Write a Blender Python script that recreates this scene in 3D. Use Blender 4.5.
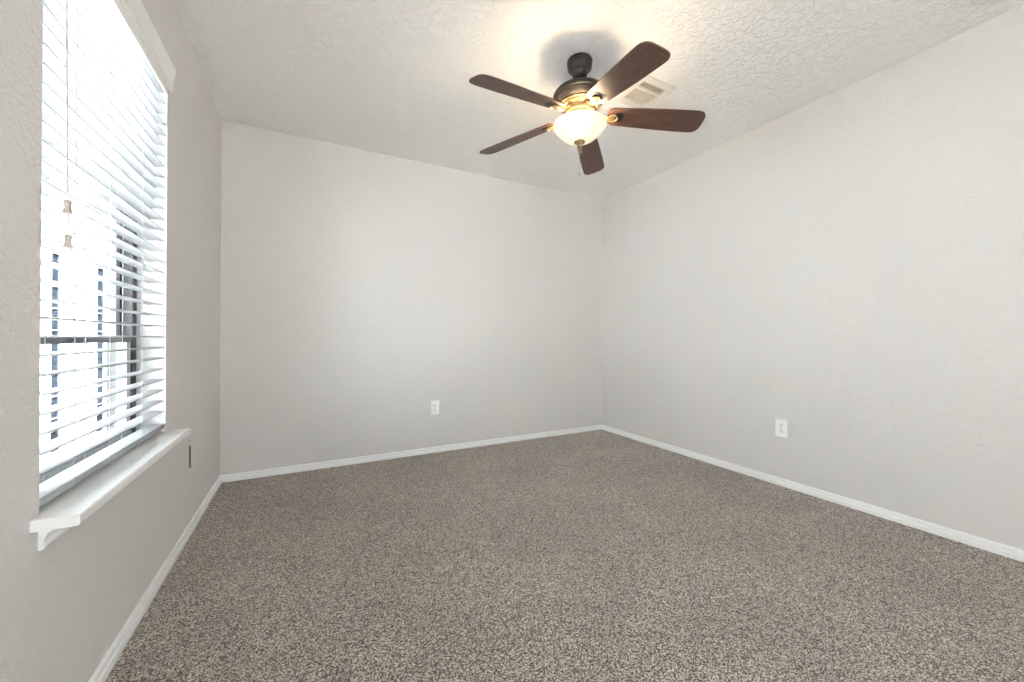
import bpy, bmesh, math, random
from mathutils import Vector, Matrix
PI = math.pi
R = math.radians
sc = bpy.context.scene
for o in list(bpy.data.objects):
    bpy.data.objects.remove(o, do_unlink=True)
COL = sc.collection

# ------------------------------------------------------------------ camera
F_PX, YAW, PITCH, ROLL, CY = 388.57, 0.483677, 0.0053782, 0.001076, 335.015
CAM_Z = 0.97715
cam_d = bpy.data.cameras.new('camera')
cam = bpy.data.objects.new('camera', cam_d)
COL.objects.link(cam)
sc.camera = cam
cam_d.sensor_fit = 'HORIZONTAL'
cam_d.sensor_width = 36.0
cam_d.lens = F_PX / 1024 * 36.0
cam_d.shift_y = -(341.0 - CY) / 1024
cam_d.clip_start = 0.02
cam_d.clip_end = 200
_c, _s = math.cos(YAW), math.sin(YAW)
Rv = Vector((_c, -_s, 0)); Fh = Vector((_s, _c, 0)); Zv = Vector((0, 0, 1))
Fv = Fh * math.cos(PITCH) + Zv * math.sin(PITCH)
Uv = Zv * math.cos(PITCH) - Fh * math.sin(PITCH)
R2 = Rv * math.cos(ROLL) + Uv * math.sin(ROLL)
U2 = Uv * math.cos(ROLL) - Rv * math.sin(ROLL)
M = Matrix.Identity(4)
for i in range(3):
    M[i][0], M[i][1], M[i][2] = R2[i], U2[i], -Fv[i]
M[2][3] = CAM_Z
cam.matrix_world = M

# ------------------------------------------------------------------ world, sun, exposure
SKY = 10.0
world = bpy.data.worlds.new('overcast_sky')
sc.world = world
world.use_nodes = True
wn = world.node_tree
bg = wn.nodes['Background']
bg.inputs['Color'].default_value = (0.80, 0.91, 1.0, 1)
bg.inputs['Strength'].default_value = SKY

sun_d = bpy.data.lights.new('sun', 'SUN')
sun_d.energy = 240.0
sun_d.angle = R(3)
sun_d.color = (0.93, 0.965, 1.0)
sun = bpy.data.objects.new('sun', sun_d)
COL.objects.link(sun)
sun.rotation_euler = Vector((-0.6, 0.25, -1.6)).to_track_quat('-Z', 'Y').to_euler()
sun.location = (6, -8, 14)

sc.view_settings.view_transform = 'Standard'
sc.view_settings.look = 'None'
sc.view_settings.gamma = 1.0
sc.view_settings.use_curve_mapping = False
sc.view_settings.exposure = 0.46
sc.cycles.use_denoising = True
sc.cycles.max_bounces = 14
sc.cycles.diffuse_bounces = 8
sc.cycles.transparent_max_bounces = 16
sc.cycles.caustics_reflective = False
sc.cycles.caustics_refractive = False

# room constants
XL, XR, YB, YF, H = -0.5211, 2.7733, 3.2256, -1.25, 2.44
WY0, WY1, WZ0, WZ1 = 1.240, 2.095, 0.560, 2.030       # window opening

# ------------------------------------------------------------------ materials
def new_mat(name):
    m = bpy.data.materials.new(name)
    m.use_nodes = True
    return m, m.node_tree, m.node_tree.nodes['Principled BSDF']

def simple(name, col, rough=0.5, metal=0.0, spec=0.5):
    m, nt, b = new_mat(name)
    b.inputs['Base Color'].default_value = (*col, 1)
    b.inputs['Roughness'].default_value = rough
    b.inputs['Metallic'].default_value = metal
    b.inputs['Specular IOR Level'].default_value = spec
    return m

def obj_coords(nt, scale=(1, 1, 1)):
    tc = nt.nodes.new('ShaderNodeTexCoord')
    mp = nt.nodes.new('ShaderNodeMapping')
    mp.inputs['Scale'].default_value = scale
    nt.links.new(tc.outputs['Object'], mp.inputs['Vector'])
    return mp.outputs['Vector']

def noise(nt, vec, scale, detail=3, rough=0.5, dist=0.0):
    n = nt.nodes.new('ShaderNodeTexNoise')
    n.inputs['Scale'].default_value = scale
    n.inputs['Detail'].default_value = detail
    n.inputs['Roughness'].default_value = rough
    n.inputs['Distortion'].default_value = dist
    nt.links.new(vec, n.inputs['Vector'])
    return n.outputs['Fac']

def ramp(nt, fac, stops):
    r = nt.nodes.new('ShaderNodeValToRGB')
    e = r.color_ramp.elements
    while len(e) < len(stops):
        e.new(0.5)
    for k, (p, c) in enumerate(stops):
        e[k].position = p
        e[k].color = (*c, 1) if not isinstance(c, (int, float)) else (c, c, c, 1)
    nt.links.new(fac, r.inputs['Fac'])
    return r.outputs['Color']

def bump(nt, height, strength, dist, bsdf, chain=None):
    b = nt.nodes.new('ShaderNodeBump')
    b.inputs['Strength'].default_value = strength
    b.inputs['Distance'].default_value = dist
    nt.links.new(height, b.inputs['Height'])
    if chain is not None:
        nt.links.new(chain, b.inputs['Normal'])
    nt.links.new(b.outputs['Normal'], bsdf.inputs['Normal'])
    return b.outputs['Normal']

def paint_wall(name, col):
    m, nt, b = new_mat(name)
    b.inputs['Base Color'].default_value = (*col, 1)
    b.inputs['Roughness'].default_value = 0.62
    b.inputs['Specular IOR Level'].default_value = 0.3
    v = obj_coords(nt)
    h = ramp(nt, noise(nt, v, 95, 2, 0.5, 0.3), [(0.42, 0.0), (0.66, 1.0)])
    n1 = bump(nt, h, 0.55, 0.0022, b)
    bump(nt, noise(nt, v, 6, 2), 0.10, 0.006, b, n1)
    return m

M_WALL = paint_wall("warm_grey_wall_paint", (0.705, 0.683, 0.662))

def ceiling_mat():
    m, nt, b = new_mat('knockdown_ceiling_texture')
    b.inputs['Base Color'].default_value = (0.94, 0.935, 0.925, 1)
    b.inputs['Roughness'].default_value = 0.75
    b.inputs['Specular IOR Level'].default_value = 0.25
    v = obj_coords(nt)
    h1 = ramp(nt, noise(nt, v, 34, 4, 0.55, 0.9), [(0.47, 0.0), (0.60, 1.0)])
    h2 = noise(nt, v, 120, 3, 0.6)
    mx = nt.nodes.new('ShaderNodeMath'); mx.operation = 'MULTIPLY_ADD'
    nt.links.new(h2, mx.inputs[0]); mx.inputs[1].default_value = 0.45
    nt.links.new(h1, mx.inputs[2])
    bump(nt, mx.outputs[0], 0.72, 0.0055, b)
    return m
M_CEIL = ceiling_mat()

def carpet_mat():
    m, nt, b = new_mat('flecked_brown_carpet')
    b.inputs['Roughness'].default_value = 0.95
    b.inputs['Specular IOR Level'].default_value = 0.1
    b.inputs['Sheen Weight'].default_value = 0.25
    b.inputs['Sheen Roughness'].default_value = 0.6
    v = obj_coords(nt)
    vo = nt.nodes.new('ShaderNodeTexVoronoi')
    vo.inputs['Scale'].default_value = 320
    vo.inputs['Randomness'].default_value = 1.0
    nt.links.new(v, vo.inputs['Vector'])
    sep = nt.nodes.new('ShaderNodeSeparateColor')
    nt.links.new(vo.outputs['Color'], sep.inputs['Color'])
    fine = noise(nt, v, 480, 2, 0.6, 0.2)
    mx = nt.nodes.new('ShaderNodeMath'); mx.operation = 'MULTIPLY_ADD'
    nt.links.new(fine, mx.inputs[0]); mx.inputs[1].default_value = 1.1
    mad = nt.nodes.new('ShaderNodeMath'); mad.operation = 'MULTIPLY_ADD'
    nt.links.new(sep.outputs['Red'], mad.inputs[0]); mad.inputs[1].default_value = 0.62; mad.inputs[2].default_value = -0.36
    nt.links.new(mad.outputs[0], mx.inputs[2])
    c = ramp(nt, mx.outputs[0], [(0.31, (0.018, 0.013, 0.010)), (0.42, (0.105, 0.082, 0.064)),
                                 (0.56, (0.245, 0.205, 0.168)), (0.70, (0.74, 0.65, 0.56))])
    # broad pile-direction marks left by walking and vacuuming
    big = ramp(nt, noise(nt, v, 2.2, 2, 0.5, 0.6), [(0.35, 0.90), (0.65, 1.06)])
    mul = nt.nodes.new('ShaderNodeMix'); mul.data_type = 'RGBA'; mul.blend_type = 'MULTIPLY'
    mul.inputs[0].default_value = 1.0
    nt.links.new(c, mul.inputs[6]); nt.links.new(big, mul.inputs[7])
    nt.links.new(mul.outputs[2], b.inputs['Base Color'])
    n1 = bump(nt, vo.outputs['Distance'], 0.5, 0.004, b)
    n1.node.invert = True
    bump(nt, fine, 0.5, 0.004, b, n1)
    return m
M_CARPET = carpet_mat()

M_TRIM = simple('white_semi_gloss_trim', (0.93, 0.925, 0.915), 0.38)
M_SILL = simple('white_sill_paint', (0.90, 0.90, 0.89), 0.35)

def slat_mat():
    m, nt, b = new_mat('white_faux_wood_slat')
    b.inputs['Base Color'].default_value = (0.37, 0.373, 0.38, 1)
    b.inputs['Roughness'].default_value = 0.42
    tr = nt.nodes.new('ShaderNodeBsdfTranslucent')
    tr.inputs['Color'].default_value = (0.7, 0.71, 0.73, 1)
    mx = nt.nodes.new('ShaderNodeMixShader')
    mx.inputs[0].default_value = 0.05
    out = nt.nodes['Material Output']
    nt.links.new(b.outputs[0], mx.inputs[1]); nt.links.new(tr.outputs[0], mx.inputs[2])
    nt.links.new(mx.outputs[0], out.inputs['Surface'])
    v = obj_coords(nt, (60, 1.5, 60))
    bump(nt, noise(nt, v, 6, 3), 0.12, 0.001, b)
    return m
M_SLAT = slat_mat()
M_CORD = simple('grey_white_blind_cord', (0.55, 0.55, 0.54), 0.8)
M_TASSEL = simple('beige_wooden_tassel', (0.40, 0.36, 0.31), 0.5)
M_FRAME = simple('dark_bronze_aluminium', (0.055, 0.054, 0.056), 0.45, 0.3)
M_SASH = simple('pale_grey_aluminium_sash', (0.50, 0.505, 0.51), 0.45, 0.0)
M_RAIL = simple('grey_meeting_rail_metal', (0.13, 0.13, 0.135), 0.5, 0.1)

def glass_mat():
    m = bpy.data.materials.new('clear_window_glass')
    m.use_nodes = True
    nt = m.node_tree
    nt.nodes.clear()
    o = nt.nodes.new('ShaderNodeOutputMaterial')
    t = nt.nodes.new('ShaderNodeBsdfTransparent'); t.inputs['Color'].default_value = (0.95, 0.97, 0.96, 1)
    g = nt.nodes.new('ShaderNodeBsdfGlossy'); g.inputs['Roughness'].default_value = 0.02
    mx = nt.nodes.new('ShaderNodeMixShader')
    mx.inputs[0].default_value = 0.06
    nt.links.new(t.outputs[0], mx.inputs[1]); nt.links.new(g.outputs[0], mx.inputs[2])
    nt.links.new(mx.outputs[0], o.inputs['Surface'])
    return m
M_GLASS = glass_mat()

M_PLATE = simple('white_outlet_plastic', (0.93, 0.93, 0.92), 0.32)
M_PLATE_B = simple('beige_painted_outlet', (0.66, 0.63, 0.59), 0.4)
M_PLATE_SHADE = simple('painted_plate_shade', (0.10, 0.085, 0.065), 0.8)
M_SLOT = simple('dark_outlet_slot', (0.03, 0.028, 0.025), 0.8, 0.0, 0.1)
M_SCREW = simple('steel_screw', (0.5, 0.5, 0.48), 0.35, 0.9)

M_BRONZE = simple('oil_rubbed_bronze', (0.022, 0.018, 0.016), 0.45, 0.2, 0.35)
M_BRASS = simple('antique_bronze_gold', (0.30, 0.20, 0.105), 0.42, 0.75)
M_DARKPLATE = simple('dark_bronze_plate', (0.012, 0.010, 0.009), 0.5, 0.0, 0.2)
M_CHAIN = simple('brass_pull_chain', (0.55, 0.47, 0.36), 0.4, 0.8)

def blade_mat():
    m, nt, b = new_mat('walnut_blade_veneer')
    v = obj_coords(nt, (1.5, 28, 10))
    n = noise(nt, v, 5, 5, 0.6, 0.6)
    c = ramp(nt, n, [(0.3, (0.034, 0.016, 0.011)), (0.5, (0.062, 0.031, 0.021)), (0.72, (0.098, 0.052, 0.036))])
    nt.links.new(c, b.inputs['Base Color'])
    b.inputs['Roughness'].default_value = 0.5
    b.inputs['Specular IOR Level'].default_value = 0.3
    return m
M_BLADE = blade_mat()

def bowl_mat():
    m = bpy.data.materials.new('frosted_alabaster_glass')
    m.use_nodes = True
    nt = m.node_tree
    b = nt.nodes['Principled BSDF']
    out = nt.nodes['Material Output']
    b.inputs['Base Color'].default_value = (0.86, 0.80, 0.68, 1)
    b.inputs['Roughness'].default_value = 0.35
    b.inputs['Emission Color'].default_value = (1.0, 0.90, 0.70, 1)
    b.inputs['Emission Strength'].default_value = 0.18
    t = nt.nodes.new('ShaderNodeBsdfTranslucent')
    t.inputs['Color'].default_value = (1.0, 0.90, 0.70, 1)
    mx = nt.nodes.new('ShaderNodeMixShader'); mx.inputs[0].default_value = 0.007
    nt.links.new(b.outputs[0], mx.inputs[1]); nt.links.new(t.outputs[0], mx.inputs[2])
    nt.links.new(mx.outputs[0], out.inputs['Surface'])
    return m
M_BOWL = bowl_mat()
M_VENT = simple('white_vent_enamel', (0.76, 0.74, 0.70), 0.4)
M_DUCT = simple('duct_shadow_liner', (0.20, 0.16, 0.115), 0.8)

def siding_mat():
    m, nt, b = new_mat('white_painted_siding')
    b.inputs['Base Color'].default_value = (0.80, 0.82, 0.84, 1)
    b.inputs['Roughness'].default_value = 0.6
    tc = nt.nodes.new('ShaderNodeTexCoord')
    sp = nt.nodes.new('ShaderNodeSeparateXYZ')
    nt.links.new(tc.outputs['Object'], sp.inputs[0])
    fr = nt.nodes.new('ShaderNodeMath'); fr.operation = 'MULTIPLY'; fr.inputs[1].default_value = 7.0
    nt.links.new(sp.outputs['Z'], fr.inputs[0])
    f2 = nt.nodes.new('ShaderNodeMath'); f2.operation = 'FRACT'
    nt.links.new(fr.outputs[0], f2.inputs[0])
    bump(nt, f2.outputs[0], 0.5, 0.015, b)
    return m
M_SIDING = siding_mat()
M_CONC = simple('side_yard_soil', (0.13, 0.125, 0.11), 0.9)
M_REFLECTOR = simple('tan_reflector_concrete', (0.64, 0.60, 0.55), 0.85)
M_SOFFIT = simple('dark_brown_soffit', (0.05, 0.045, 0.04), 0.7)
M_ROOF = simple('charcoal_shingle', (0.016, 0.016, 0.017), 0.85)
M_PANEGLASS = simple('dark_window_pane', (0.004, 0.006, 0.009), 0.9, 0.0, 0.02)
def leaf_mat():
    m, nt, b = new_mat('hedge_leaf_green')
    v = obj_coords(nt)
    c = ramp(nt, noise(nt, v, 9, 4, 0.6), [(0.35, (0.008, 0.014, 0.006)), (0.7, (0.030, 0.042, 0.022))])
    nt.links.new(c, b.inputs['Base Color'])
    b.inputs['Roughness'].default_value = 0.6
    return m
M_LEAF = leaf_mat()

# ------------------------------------------------------------------ mesh helpers
def add_box(bm, x0, x1, y0, y1, z0, z1, bev=0.0, mat=None):
    vs = [bm.verts.new((x, y, z)) for x in (x0, x1) for y in (y0, y1) for z in (z0, z1)]
    if mat is not None:
        for v in vs: v.co = mat @ v.co
    idx = [(0, 1, 3, 2), (4, 6, 7, 5), (0, 4, 5, 1), (2, 3, 7, 6), (0, 2, 6, 4), (1, 5, 7, 3)]
    fs = [bm.faces.new([vs[i] for i in f]) for f in idx]
    if bev:
        es = list({e for f in fs for e in f.edges})
        bmesh.ops.bevel(bm, geom=es, offset=bev, segments=2, profile=0.6, affect='EDGES')

def add_lathe(bm, prof, seg=48, center=(0, 0), cap0=False, cap1=False):
    rings = []
    for (r, z) in prof:
        rings.append([bm.verts.new((center[0] + r * math.cos(2 * PI * k / seg), center[1] + r * math.sin(2 * PI * k / seg), z)) for k in range(seg)])
    for a, b in zip(rings[:-1], rings[1:]):
        for k in range(seg):
            bm.faces.new((a[k], a[(k + 1) % seg], b[(k + 1) % seg], b[k]))
    if cap0: bm.faces.new(list(reversed(rings[0])))
    if cap1: bm.faces.new(rings[-1])

def add_tube(bm, pts, r, seg=8, caps=True):
    pts = [Vector(p) for p in pts]
    rings = []
    for i, p in enumerate(pts):
        d = (pts[min(i + 1, len(pts) - 1)] - pts[max(i - 1, 0)]).normalized()
        ref = Vector((0, 0, 1)) if abs(d.z) < 0.9 else Vector((1, 0, 0))
        u = d.cross(ref).normalized(); w = d.cross(u).normalized()
        rr = r[i] if isinstance(r, (list, tuple)) else r
        rings.append([bm.verts.new(p + (u * math.cos(2 * PI * k / seg) + w * math.sin(2 * PI * k / seg)) * rr) for k in range(seg)])
    for a, b in zip(rings[:-1], rings[1:]):
        for k in range(seg):
            bm.faces.new((a[k], b[k], b[(k + 1) % seg], a[(k + 1) % seg]))
    if caps:
        bm.faces.new(rings[0]); bm.faces.new(list(reversed(rings[-1])))

def add_extrude(bm, prof, p0, p1, fu, fv, ends=(0, 0)):
    """profile (u, v) swept from p0 to p1; fu, fv = unit vectors; ends shift each end by k*u (mitre)."""
    p0, p1, fu, fv = Vector(p0), Vector(p1), Vector(fu), Vector(fv)
    d = (p1 - p0).normalized()
    a = [bm.verts.new(p0 + fu * u + fv * v + d * (ends[0] * u)) for u, v in prof]
    b = [bm.verts.new(p1 + fu * u + fv * v - d * (ends[1] * u)) for u, v in prof]
    n = len(prof)
    for k in range(n):
        bm.faces.new((a[k], a[(k + 1) % n], b[(k + 1) % n], b[k]))
    bm.faces.new(list(reversed(a))); bm.faces.new(b)

def obj(name, bm, mat, parent=None, loc=None, smooth=None):
    bmesh.ops.recalc_face_normals(bm, faces=bm.faces[:])
    me = bpy.data.meshes.new(name)
    bm.to_mesh(me); bm.free()
    for m in (mat if isinstance(mat, (list, tuple)) else [mat]):
        me.materials.append(m)
    if smooth is not None:
        for p in me.polygons: p.use_smooth = True
        me.set_sharp_from_angle(angle=R(smooth))
    o = bpy.data.objects.new(name, me)
    COL.objects.link(o)
    if parent is not None: o.parent = parent
    if loc is not None: o.location = loc
    return o

def empty(name, loc, rz=0):
    o = bpy.data.objects.new(name, None)
    o.empty_display_size = 0.05
    COL.objects.link(o)
    o.location = loc; o.rotation_euler = (0, 0, rz)
    return o

def thing(o, label, cat, group=None):
    o['label'] = label; o['category'] = cat
    if group: o['group'] = group
    return o

def struct(o, label=None):
    o['kind'] = 'structure'
    if label: o['label'] = label
    return o

BM = bmesh.new

# ------------------------------------------------------------------ room shell
WT = 0.19   # exterior wall thickness
b = BM(); add_box(b, XL - WT, XR + 0.12, YF - 0.12, YB + 0.12, -0.12, 0.0)
struct(obj('floor', b, M_CARPET), 'brown and beige flecked cut pile carpet')
b = BM(); add_box(b, XL - WT, XR + 0.12, YF - 0.12, YB + 0.12, H, H + 0.14)
struct(obj('ceiling', b, M_CEIL), 'off-white knockdown textured ceiling')
b = BM()
add_box(b, XL - WT, XL, YF, WY0, 0, H)
add_box(b, XL - WT, XL, WY1, YB, 0, H)
add_box(b, XL - WT, XL, WY0, WY1, 0, WZ0)
add_box(b, XL - WT, XL, WY0, WY1, WZ1, H)
struct(obj('wall_left', b, M_WALL), 'warm grey wall pierced by the blind-covered window')
b = BM(); add_box(b, XL - WT, XR + 0.12, YB, YB + 0.12, 0, H)
struct(obj('wall_back', b, M_WALL), 'warm grey wall facing the camera')
b = BM(); add_box(b, XR, XR + 0.12, YF, YB, 0, H)
struct(obj('wall_right', b, M_WALL), 'warm grey wall on the right')
# unseen wall behind the camera; its opening is added to let in fill light
OX0, OX1, OZ = 0.24, 0.72, 2.05
b = BM()
add_box(b, XL - WT, OX0, YF - 0.12, YF, 0, H)
add_box(b, OX1, XR + 0.12, YF - 0.12, YF, 0, H)
add_box(b, OX0, OX1, YF - 0.12, YF, OZ, H)
struct(obj('wall_front', b, M_WALL), 'wall behind the camera with an opening added for fill light')

# baseboards: stepped profile, mitred in the corners
BP = [(0, 0), (0.015, 0), (0.015, 0.0195), (0.013, 0.0225), (0.003, 0.0235), (0.003, 0.0300), (0.011, 0.0315),
      (0.011, 0.040), (0.009, 0.0455), (0.004, 0.048), (0, 0.048)]
b = BM(); add_extrude(b, BP, (XL, YF, 0), (XL, YB, 0), (1, 0, 0), (0, 0, 1), (0, 1))
struct(obj('baseboard_left', b, M_TRIM), 'white moulded baseboard under the window wall')
b = BM(); add_extrude(b, BP, (XL, YB, 0), (XR, YB, 0), (0, -1, 0), (0, 0, 1), (1, 1))
struct(obj('baseboard_back', b, M_TRIM), 'white moulded baseboard along the back wall')
b = BM(); add_extrude(b, BP, (XR, YB, 0), (XR, YF, 0), (-1, 0, 0), (0, 0, 1), (1, 0))
struct(obj('baseboard_right', b, M_TRIM), 'white moulded baseboard along the right wall')

# ------------------------------------------------------------------ window
win = struct(empty('window_1', (XL, (WY0 + WY1) / 2, WZ0)), 'single hung window with dark frame behind white blind')
def win_part(name, bm, mat, smooth=None):
    o = obj(name, bm, mat, win, smooth=smooth)
    o.data.transform(Matrix.Translation(-win.location))
    return o
SILLZ = 0.585
FX1, FX0 = XL - 0.092, XL - 0.165       # frame inner and outer plane
fw = 0.042
b = BM()
add_box(b, FX0, FX1, WY0, WY0 + fw, SILLZ, WZ1)
add_box(b, FX0, FX1, WY1 - fw, WY1, SILLZ, WZ1)
add_box(b, FX0, FX1, WY0 + fw, WY1 - fw, WZ1 - fw, WZ1)
win_part('window_frame', b, M_FRAME)
b = BM(); add_box(b, FX0, FX1, WY0 + fw, WY1 - fw, SILLZ, SILLZ + 0.025)
win_part('frame_track', b, M_SASH)
b = BM(); add_box(b, FX1 - 0.036, FX1 + 0.0, WY0 + fw, WY1 - fw, 0.965 - 0.009, 0.965 + 0.010, 0.002)
win_part('meeting_rail', b, M_RAIL)
MR = 0.965
def sash(x0, x1, z0, z1, top, sw=0.038):
    b = BM()
    ya, yb = WY0 + fw, WY1 - fw
    add_box(b, x0, x1, ya, ya + sw, z0, z1, 0.002)
    add_box(b, x0, x1, yb - sw, yb, z0, z1, 0.002)
    if top: add_box(b, x0, x1, ya + sw, yb - sw, z1 - 0.024, z1, 0.002)
    else: add_box(b, x0, x1, ya + sw, yb - sw, z0, z0 + 0.024, 0.002)
    return b
s1 = win_part('lower_sash', sash(FX1 - 0.034, FX1 - 0.004, SILLZ + 0.025, MR - 0.009, False), M_SASH)
s2 = win_part('upper_sash', sash(FX0 + 0.001, FX1 - 0.036, MR - 0.009, WZ1 - fw, True), M_SASH)
def pane(x, z0, z1, parent):
    b = BM()
    add_box(b, x - 0.002, x + 0.002, WY0 + fw + 0.03, WY1 - fw - 0.03, z0, z1)
    o = obj('glass_pane', b, M_GLASS, parent)
    o.data.transform(Matrix.Translation(-win.location))
    return o
pane(FX1 - 0.02, SILLZ + 0.045, MR - 0.006, s1)
pane(FX0 + 0.018, MR + 0.006, WZ1 - fw - 0.015, s2)
# stool with horns past the opening
b = BM()
nose = [(0, 0), (0.073, 0), (0.0762, 0.003), (0.077, 0.0125), (0.0762, 0.022), (0.073, 0.025), (0, 0.025)]
add_extrude(b, nose, (XL, 1.207, 0.560), (XL, 2.126, 0.560), (1, 0, 0), (0, 0, 1))
add_box(b, FX1, XL, WY0, WY1, 0.560, 0.585)
win_part('window_sill', b, M_SILL, 40)
ap = [(0, 0), (0.006, 0), (0.010, 0.003), (0.012, 0.009), (0.010, 0.014), (0.009, 0.017), (0.0105, 0.026), (0.015, 0.035),
      (0.023, 0.042), (0.030, 0.045), (0.030, 0.052), (0, 0.052)]
b = BM(); add_extrude(b, ap, (XL, 1.236, 0.508), (XL, 2.10, 0.508), (1, 0, 0), (0, 0, 1))
win_part('window_apron', b, M_SILL, 30)
# header moulding over the window, returned at both ends
hp = [(0, 0), (0.005, 0), (0.006, 0.010), (0.009, 0.014), (0.009, 0.022), (0.0075, 0.026), (0.009, 0.050), (0.012, 0.070), (0.0150, 0.082), (0.0155, 0.106), (0, 0.106)]
b = BM(); add_extrude(b, hp, (XL, 1.213, 2.014), (XL, 2.128, 2.014), (1, 0, 0), (0, 0, 1), (-1, -1))
win_part('window_header', b, M_TRIM, 30)

# ------------------------------------------------------------------ blind
BY0, BY1 = 1.252, 2.086
PITCHZ, ZS0, NS = 0.0437, 0.6687, 30
SXF = XL - 0.0015                       # front edge of slats
blind = thing(empty('window_blind', (SXF - 0.025, (BY0 + BY1) / 2, 0.60)),
              'white two inch slat blind with open slats hanging inside the left wall window', 'blind')
def blind_part(name, bm, mat, parent=None, smooth=None):
    o = obj(name, bm, mat, parent or blind, smooth=smooth)
    o.data.transform(Matrix.Translation(-blind.location))
    return o
def slat_mesh():
    b = BM()
    w, t, n = 0.050, 0.0028, 8
    prof = []
    for k in range(n + 1):
        u = k / n; prof.append((-w * u, 0.0032 * (1 - (2 * u - 1) ** 2)))
    prof += [(x, z + t) for x, z in reversed(prof)]
    add_extrude(b, prof, (SXF, BY0, 0), (SXF, BY1, 0), (1, 0, 0), (0, 0, 1))
    return b
slat0 = blind_part('slat', slat_mesh(), M_SLAT, smooth=35)
rnd = random.Random(4)
for k in range(NS):
    s = slat0
    if k:
        s = slat0.copy(); COL.objects.link(s); s.parent = blind
    s.location = (rnd.uniform(-0.0006, 0.0006), 0, ZS0 + k * PITCHZ)
    s.rotation_euler = (rnd.uniform(-0.0012, 0.0012), 0, rnd.uniform(-0.0012, 0.0012))
b = BM(); add_box(b, SXF - 0.052, SXF + 0.001, BY0 - 0.004, BY1 + 0.006, 0.6005, 0.6200, 0.003)
rail = blind_part('bottom_rail', b, M_SLAT, smooth=30)
b = BM()
add_box(b, SXF - 0.055, SXF - 0.006, BY0, BY1, 1.984, 2.012, 0.002)
hr = blind_part('headrail', b, M_SLAT)
b = BM(); add_box(b, SXF - 0.005, SXF + 0.004, BY0 - 0.004, BY1 + 0.004, 1.984, 2.0135, 0.0015)
blind_part('valance', b, M_SILL)
ZT = 1.984
for y in (1.383, 1.580, 1.836):
    b = BM()
    for x in (SXF + 0.0012, SXF - 0.0512):
        add_tube(b, [(x, y, 0.598), (x, y, ZT)], 0.0009, 6)
    for k in range(NS):
        z = ZS0 + k * PITCHZ - 0.0004
        add_tube(b, [(SXF + 0.0012, y, z), (SXF - 0.025, y, z + 0.0022), (SXF - 0.0512, y, z)], 0.0006, 4)
    add_tube(b, [(SXF + 0.0012, y, 0.598), (SXF - 0.0512, y, 0.598)], 0.0009, 6)
    blind_part('ladder_cord', b, M_CORD)
def bell(z0, x, y):
    b = BM()
    add_lathe(b, [(0.0022, z0 + 0.032), (0.0060, z0 + 0.031), (0.0072, z0 + 0.027), (0.0056, z0 + 0.020), (0.0060, z0 + 0.013), (0.0088, z0 + 0.005), (0.0092, z0 + 0.001), (0.0070, z0), (0.001, z0)], 20, (x, y), True, True)
    return b
TX = XL + 0.010
for k, (yc, z0) in enumerate(((1.318, 1.272), (1.3215, 1.190))):
    b = BM()
    zb = z0 + 0.031
    add_tube(b, [(TX + 0.0002, yc, zb), (TX - 0.004, yc + 0.001, 1.7), (SXF + 0.0055, yc + 0.002, 1.985)], 0.0010, 6)
    c = blind_part('pull_cord', b, M_CORD)
    t_ = blind_part('tassel', bell(z0, TX, yc), M_TASSEL, c, 40)
    t_['label'] = 'upper beige wooden bell tassel' if k == 0 else 'lower beige wooden bell tassel'

# ------------------------------------------------------------------ outlets (built facing -Y, then turned)
def outlet_parts(root, mat):
    b = BM()
    add_box(b, -0.037, 0.037, -0.0058, 0, -0.0595, 0.0595, 0.0022)
    obj('cover_plate', b, mat, root, smooth=40)
    for s in (-1, 1):
        b = BM()
        seg = 24
        pts = []
        for k in range(seg):
            a = 2 * PI * k / seg
            pts.append((max(-0.0165, min(0.0165, 0.0190 * math.cos(a))), max(-0.0130, min(0.0130, 0.0165 * math.sin(a))) + s * 0.0195))
        f0 = [b.verts.new((x, -0.0058, z)) for x, z in pts]
        f1 = [b.verts.new((x * 0.985, -0.0076, z)) for x, z in pts]
        for k in range(seg):
            b.faces.new((f0[k], f0[(k + 1) % seg], f1[(k + 1) % seg], f1[k]))
        b.faces.new(f1)
        r = obj('receptacle', b, mat, root)
        b = BM()
        add_box(b, -0.0080, -0.0052, -0.0080, -0.0070, s * 0.0195 - 0.001, s * 0.0195 + 0.0085)
        add_box(b, 0.0052, 0.0076, -0.0080, -0.0070, s * 0.0195 + 0.0000, s * 0.0195 + 0.0075)
        add_tube(b, [(0, -0.0070, s * 0.0195 - 0.0065), (0, -0.0080, s * 0.0195 - 0.0065)], 0.0027, 12)
        obj('slots', b, M_SLOT, r)
    b = BM(); add_tube(b, [(0, -0.0055, 0), (0, -0.0070, 0)], 0.0030, 14)
    obj('screw', b, M_SCREW, root)
for loc, rz, lab in (((0.955, YB, 0.3785), 0, 'white duplex power outlet low on the back wall facing the camera'),
                     ((XR, 1.446, 0.3790), -PI / 2, 'white duplex power outlet on the right wall above the baseboard')):
    r = thing(empty('wall_outlet', loc, rz), lab, 'outlet', 'duplex wall outlets')
    outlet_parts(r, M_PLATE)
r = thing(empty('wall_plate', (XL, 2.491, 0.3820), PI / 2), 'beige wall plate seen edge-on beside the window sill on the left wall', 'wall plate')
b = BM(); add_box(b, -0.036, 0.036, -0.0105, -0.0085, -0.0580, 0.0580, 0.0006)
for z0, z1 in ((-0.0575, -0.0555), (0.0555, 0.0575)):
    add_box(b, -0.0355, 0.0355, -0.0086, 0, z0, z1)
obj('cover_plate', b, M_PLATE_B, r, smooth=40)
b = BM(); add_box(b, -0.0335, 0.0335, -0.0085, 0, -0.0555, 0.0555)  # dark brown block, its colour standing in for shade at the plate edge
obj('plate_edge_shade', b, M_PLATE_SHADE, r)['label'] = 'dark brown block painted as the shade at the plate edge'
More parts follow.
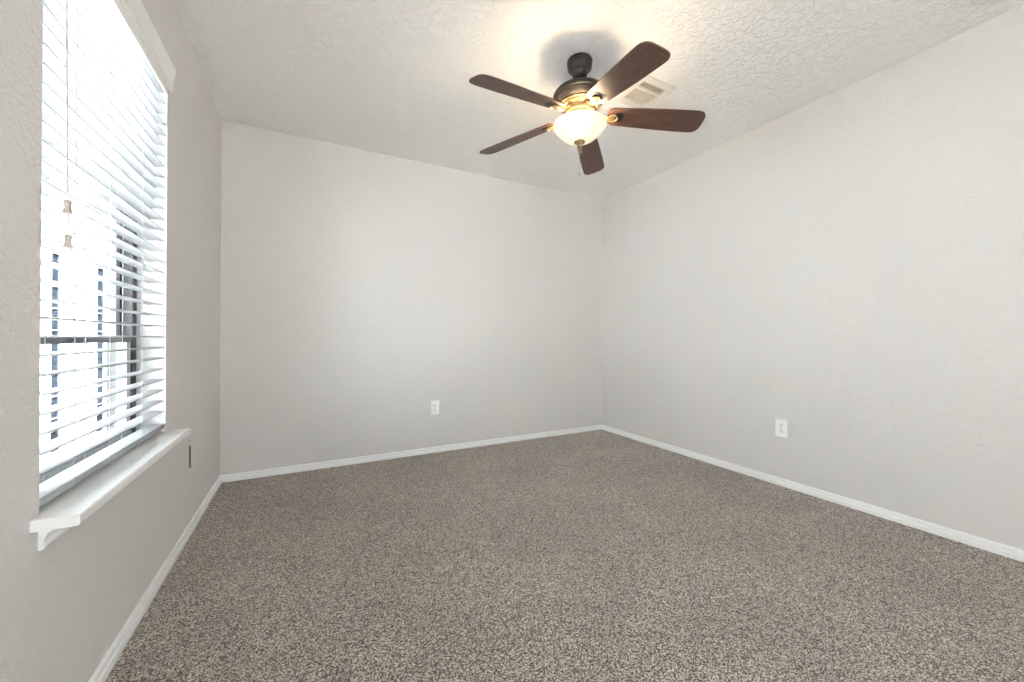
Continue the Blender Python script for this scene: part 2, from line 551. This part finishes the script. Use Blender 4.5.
for z in (-0.042, 0.042):
    b = BM(); add_tube(b, [(0, -0.0100, z), (0, -0.0115, z)], 0.0030, 14)
    obj('screw', b, M_PLATE_B, r)

# ------------------------------------------------------------------ ceiling vent
vx0, vx1, vy0, vy1 = 1.645, 1.902, 1.558, 1.808
vent = thing(empty('ceiling_vent', ((vx0 + vx1) / 2, (vy0 + vy1) / 2, H)), 'white rectangular air register on the ceiling behind the fan blades', 'vent')
def vent_part(name, bm, mat):
    o = obj(name, bm, mat, vent)
    o.data.transform(Matrix.Translation(-vent.location)); return o
b = BM()
zt, zb = H, H - 0.014
ax0, ax1 = 1.682, 1.865
ay = [(1.597, 1.645), (1.660, 1.768)]
add_box(b, vx0, vx1, vy0, ay[0][0], zb, zt, 0.002)
add_box(b, vx0, vx1, ay[1][1], vy1, zb, zt, 0.002)
add_box(b, vx0, ax0, ay[0][0], ay[1][1], zb, zt)
add_box(b, ax1, vx1, ay[0][0], ay[1][1], zb, zt)
add_box(b, ax0, ax1, ay[0][1], ay[1][0], zb, zt)
vent_part('vent_frame', b, M_VENT)
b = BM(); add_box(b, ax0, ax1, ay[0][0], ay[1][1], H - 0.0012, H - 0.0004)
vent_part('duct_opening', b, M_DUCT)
for j, (y0, y1) in enumerate(ay):
    b = BM(); n = 13
    for k in range(n):
        x = ax0 + (k + 0.5) * (ax1 - ax0) / n
        tilt = R(42 if j == 0 else -8)
        hh = 0.0055 if j == 0 else 0.0032
        add_box(b, -0.0008, 0.0008, y0, y1, -hh, hh * 0.76, 0, Matrix.Translation((x, 0, H - 0.0055)) @ Matrix.Rotation(tilt, 4, 'Y'))
    vent_part('louvre_bank', b, M_VENT)

# ------------------------------------------------------------------ ceiling fan
FCX, FCY = 1.270, 1.650
fan = thing(empty('ceiling_fan', (FCX, FCY, H)), 'five-blade dark walnut and bronze ceiling fan with lit frosted bowl light', 'ceiling fan')
def fl(name, prof, mat, parent=None, smooth=40, seg=56, caps=(True, True)):
    b = BM(); add_lathe(b, [(r, z - H) for r, z in prof], seg, (0, 0), *caps)
    return obj(name, b, mat, parent or fan, smooth=smooth)
fl('canopy', [(0.064, 2.4399), (0.0665, 2.434), (0.0665, 2.428), (0.0645, 2.424), (0.065, 2.410), (0.062, 2.396), (0.052, 2.385),
              (0.042, 2.378), (0.040, 2.368), (0.036, 2.356), (0.026, 2.349), (0.014, 2.347)], M_BRONZE)
fl('downrod', [(0.0135, 2.352), (0.0135, 2.318), (0.024, 2.314), (0.028, 2.300), (0.030, 2.285)], M_BRONZE)
fl('motor_housing', [(0.030, 2.300), (0.060, 2.297), (0.100, 2.286), (0.128, 2.270), (0.1395, 2.255), (0.1415, 2.247), (0.1400, 2.240),
                     (0.1330, 2.236), (0.1320, 2.230), (0.126, 2.224), (0.112, 2.212), (0.100, 2.206)], M_BRONZE, smooth=32)
ring = fl('motor_collar', [(0.104, 2.2085), (0.106, 2.203), (0.103, 2.199), (0.097, 2.197), (0.098, 2.192), (0.094, 2.188), (0.084, 2.186),
                    (0.080, 2.180), (0.080, 2.158), (0.076, 2.152), (0.060, 2.150)], M_BRASS, smooth=32)
fl('switch_housing', [(0.056, 2.152), (0.058, 2.145), (0.058, 2.128), (0.066, 2.122), (0.072, 2.116), (0.060, 2.114)], M_BRONZE, smooth=32)

# frosted bowl: outer and inner skin
po = [(0.1300, 2.104), (0.1375, 2.1030), (0.1395, 2.097), (0.1385, 2.090), (0.1330, 2.084), (0.1250, 2.078), (0.1140, 2.062),
      (0.0980, 2.044), (0.0790, 2.029), (0.0580, 2.019), (0.0360, 2.013), (0.0140, 2.011)]
pi_ = [(max(0.010, r - 0.0045), z + 0.004) for r, z in po[1:]]
bowl = fl('light_bowl', po, M_BOWL, smooth=50, caps=(False, False))
fl('finial', [(0.005, 2.016), (0.026, 2.013), (0.029, 2.0095), (0.027, 2.005), (0.018, 2.0015), (0.012, 1.998), (0.010, 1.993), (0.005, 1.991)], M_BRASS)
for s, (dx, dy, zlo) in enumerate(((0.012, -0.004, 1.965), (0.004, 0.010, 1.850))):
    b = BM()
    z = 1.993
    dx, dy = dx * 0.7, dy * 0.7
    while z > zlo:
        add_lathe(b, [(0.0005, z - H + 0.0013), (0.0013, z - H), (0.0005, z - H - 0.0013)], 6, (dx, dy), True, True)
        z -= 0.0030
    add_tube(b, [(dx, dy, 1.996 - H), (dx, dy, zlo - H)], 0.00045, 5)
    ch = obj('pull_chain', b, M_CHAIN, fan)
    b = BM(); add_lathe(b, [(0.001, zlo - H), (0.003, zlo - H - 0.004), (0.0035, zlo - H - 0.010), (0.0015, zlo - H - 0.015)], 10, (dx, dy), True, True)
    obj('chain_pull', b, M_BRASS, ch, smooth=50)

# blades: each hangs at its own small droop
RT, RR = 0.650, 0.146
BL = [(-100.2, 2.056, -10.8), (-27.7, 2.113, -14.7), (43.3, 2.108, -13.9), (118.0, 2.119, -16.8), (188.0, 2.097, -15.3)]
ZROOT = 2.145
def blade_mesh():
    """blade in local coords: x radial from the root, underside at z = 0."""
    L = RT - RR
    out = []
    def hw(t): return 0.054 + 0.0165 * math.sin(t * PI * 0.5)
    n = 14
    side = [(L * t * 0.885, hw(t)) for t in [k / n for k in range(n + 1)]]
    # rounded tip
    tip = []
    w = hw(1.0); x0 = L * 0.885
    for k in range(1, 12):
        a = k / 12 * PI / 2
        tip.append((x0 + (L - x0) * math.sin(a) ** 0.85, w * (math.cos(a) ** 0.52)))
    up = [(0.0, 0.034), (0.006, 0.046)] + side[1:] + tip
    low = [(x, -y) for x, y in reversed(up)]
    mid = [(L, 0.0)]
    out = up + mid + low
    b = BM()
    bot = [b.verts.new((x, y, 0)) for x, y in out]
    top = [b.verts.new((x, y, 0.0055)) for x, y in out]
    m = len(out)
    for k in range(m):
        b.faces.new((bot[k], bot[(k + 1) % m], top[(k + 1) % m], top[k]))
    b.faces.new(bot); b.faces.new(list(reversed(top)))
    return b
def iron_mesh():
    """arm rising from the hub then running out under the blade root, with a ring medallion."""
    b = BM()
    # local origin at the fan axis in x; z is relative to the blade underside at its root
    def ribbon(path, widths, th):
        rows = []
        for (x, z), w in zip(path, widths):
            rows.append([b.verts.new((x, y, z + dz)) for y, dz in ((-w, 0), (-w * 0.5, -th * 0.6), (w * 0.5, -th * 0.6), (w, 0), (w, th), (-w, th))])
        for a, c in zip(rows[:-1], rows[1:]):
            for k in range(6):
                b.faces.new((a[k], a[(k + 1) % 6], c[(k + 1) % 6], c[k]))
        b.faces.new(rows[0]); b.faces.new(list(reversed(rows[-1])))
    path = [(0.070, 0.022), (0.090, 0.018), (0.110, 0.003), (0.128, -0.010), (0.145, -0.014), (0.162, -0.012), (0.176, -0.008), (0.186, -0.006)]
    ribbon(path, [0.016, 0.013, 0.010, 0.010, 0.013, 0.019, 0.022, 0.018], 0.005)
    return b
def ring_mesh():
    b = BM()
    n, m = 28, 8
    rings = []
    for k in range(n):
        a = 2 * PI * k / n
        rings.append([b.verts.new((0.176 + math.cos(a) * (0.0205 + 0.0050 * math.cos(2 * PI * j / m)) * 1.15, math.sin(a) * (0.0205 + 0.0050 * math.cos(2 * PI * j / m)),
                                   -0.010 + 0.0045 * math.sin(2 * PI * j / m))) for j in range(m)])
    for k in range(n):
        p, q = rings[k], rings[(k + 1) % n]
        for j in range(m):
            b.faces.new((p[j], p[(j + 1) % m], q[(j + 1) % m], q[j]))
    return b
def paddle_mesh():
    b = BM()
    pts = [(0.184, -0.026), (0.212, -0.029), (0.223, -0.026), (0.228, -0.015), (0.228, 0.015), (0.223, 0.026), (0.212, 0.029), (0.184, 0.026)]
    lo = [b.verts.new((x, y, -0.007)) for x, y in pts]
    hi = [b.verts.new((x, y, 0.0)) for x, y in pts]
    n = len(pts)
    for k in range(n):
        b.faces.new((lo[k], lo[(k + 1) % n], hi[(k + 1) % n], hi[k]))
    b.faces.new(lo); b.faces.new(list(reversed(hi)))
    return b
mb = obj('blade', blade_mesh(), M_BLADE, fan)
mi = obj('blade_iron', iron_mesh(), M_BRASS, fan, smooth=35)
mr = obj('medallion_ring', ring_mesh(), M_BRASS, mi, smooth=60)
mp = obj('mounting_plate', paddle_mesh(), M_DARKPLATE, mi)
for k, (ang, ztip, pit) in enumerate(BL):
    if k:
        q = []
        for src in (mb, mi, mr, mp):
            c = src.copy(); COL.objects.link(c); q.append(c)
        cb, ci, cr, cp = q
        cb.parent = fan; ci.parent = fan; cr.parent = ci; cp.parent = ci
    else:
        cb, ci = mb, mi
    droop = math.atan2(ZROOT - ztip, RT - RR - 0.015)
    base = Matrix.Rotation(R(ang), 4, 'Z')
    # pitch about the radial axis, droop about the root
    piv = Matrix.Translation((RR, 0, ZROOT - H))
    rot = Matrix.Rotation(droop, 4, 'Y') @ Matrix.Rotation(R(pit), 4, 'X')
    cb.matrix_local = base @ piv @ rot
    ci.matrix_local = base @ piv @ Matrix.Rotation(droop * 0.6, 4, 'Y') @ Matrix.Rotation(R(pit) * 0.95, 4, 'X') @ Matrix.Translation((-RR, 0, 0))
# bulbs burning inside the bowl
for k in range(3):
    a = R(10 + 120 * k)
    ld = bpy.data.lights.new('bulb_light', 'POINT')
    ld.energy = 5.0
    ld.color = (1.0, 0.80, 0.54)
    ld.shadow_soft_size = 0.035
    lo = bpy.data.objects.new('bulb_light', ld)
    COL.objects.link(lo); lo.parent = fan
    lo.location = (0.062 * math.cos(a), 0.062 * math.sin(a), 2.080 - H)

# ------------------------------------------------------------------ outside, seen between the slats
GZ = -0.45
b = BM(); add_box(b, -30, XL - WT, -12, 40, GZ - 0.2, GZ)
struct(obj('ground', b, M_CONC), 'ground of the side yard outside the window')
b = BM(); add_box(b, -1.2, 6.0, -9.0, YF - 0.12, -0.15, -0.03)  # unseen slab added to bounce sunlight in through the front opening
struct(obj('reflector', b, M_REFLECTOR), 'added pale concrete patio outside the opening behind the camera')
# eave of this house over the window
b = BM()
add_box(b, -1.72, XL - WT, -1.4, 9.0, 2.08, 2.14)
add_box(b, -1.76, -1.72, -1.4, 9.0, 2.035, 2.22)
struct(obj('roof_eave', b, M_SOFFIT), 'dark soffit and fascia of the eave outside')
NX = -2.6
nb = struct(empty('neighbour_wall', (NX, 9, GZ)), 'white wall of the building outside')
k_ = (abs(NX)) / 3.5
wins = [(8.594 * k_, 8.84 * k_), (10.068 * k_, 10.478 * k_)]
wz0, wz1 = -0.36, 1.95
b = BM()
ys = [-2.0, wins[0][0], wins[0][1], wins[1][0], wins[1][1], 24.0]
TOPZ = 1.99
for a0, a1 in ((0, 1), (2, 3), (4, 5)):
    add_box(b, NX - 0.15, NX, ys[a0], ys[a1], GZ, TOPZ)
for (y0, y1) in wins:
    add_box(b, NX - 0.15, NX, y0, y1, GZ, wz0); add_box(b, NX - 0.15, NX, y0, y1, wz1, TOPZ)
o = obj('siding', b, M_SIDING, nb); o.data.transform(Matrix.Translation(-nb.location))
for (y0, y1) in wins:
    b = BM()
    z = wz0
    add_box(b, NX - 0.035, NX - 0.015, y0, y1, wz0, wz1)
    o = obj('narrow_window', b, M_PANEGLASS, nb); o.data.transform(Matrix.Translation(-nb.location))
    b = BM()
    add_box(b, NX - 0.015, NX - 0.004, y0, y0 + 0.02, wz0, wz1)
    add_box(b, NX - 0.015, NX - 0.004, y1 - 0.02, y1, wz0, wz1)
    for q in range(9):
        zz = wz0 + (q + 0.5) * (wz1 - wz0) / 9
        add_box(b, NX - 0.015, NX - 0.006, y0 + 0.02, y1 - 0.02, zz - 0.008, zz + 0.008)
    o2 = obj('muntins', b, M_FRAME, o); o2.data.transform(Matrix.Translation(-nb.location))
# clipped hedge beyond the wall top
b = BM()
rn = random.Random(9)
for k in range(1500):
    p = Vector((rn.uniform(-4.2, -3.4), rn.uniform(4.5, 17.0), rn.uniform(1.2, 2.62)))
    s = rn.uniform(0.05, 0.11)
    u = Vector((rn.gauss(0, 1), rn.gauss(0, 1), rn.gauss(0, 1))).normalized()
    w = u.orthogonal().normalized()
    vs = [b.verts.new(p + u * s), b.verts.new(p + w * s * 0.5), b.verts.new(p - u * s), b.verts.new(p - w * s * 0.5)]
    b.faces.new(vs)
add_box(b, -4.1, -3.5, 4.5, 17.0, GZ, 2.45)
o = obj('hedge', b, M_LEAF)
o['kind'] = 'stuff'; o['label'] = 'green hedge showing between the slats beyond the white wall'; o['category'] = 'hedge'
# neighbouring roof further back
b = BM()
v = [(-6.0, 2.0, 2.9), (-6.0, 30.0, 2.9), (-10.0, 30.0, 5.0), (-10.0, 2.0, 5.0)]
add_extrude(b, [(0, 0), (-4.0, 2.6), (-4.0, 2.45), (0, -0.15)], (-7.5, 2.0, 4.1), (-7.5, 34.0, 4.1), (1, 0, 0), (0, 0, 1))
add_box(b, -11.3, -7.9, 2.2, 33.8, GZ, 3.95)
struct(obj('neighbour_roof', b, M_ROOF), 'grey roof of the house beyond the hedge')
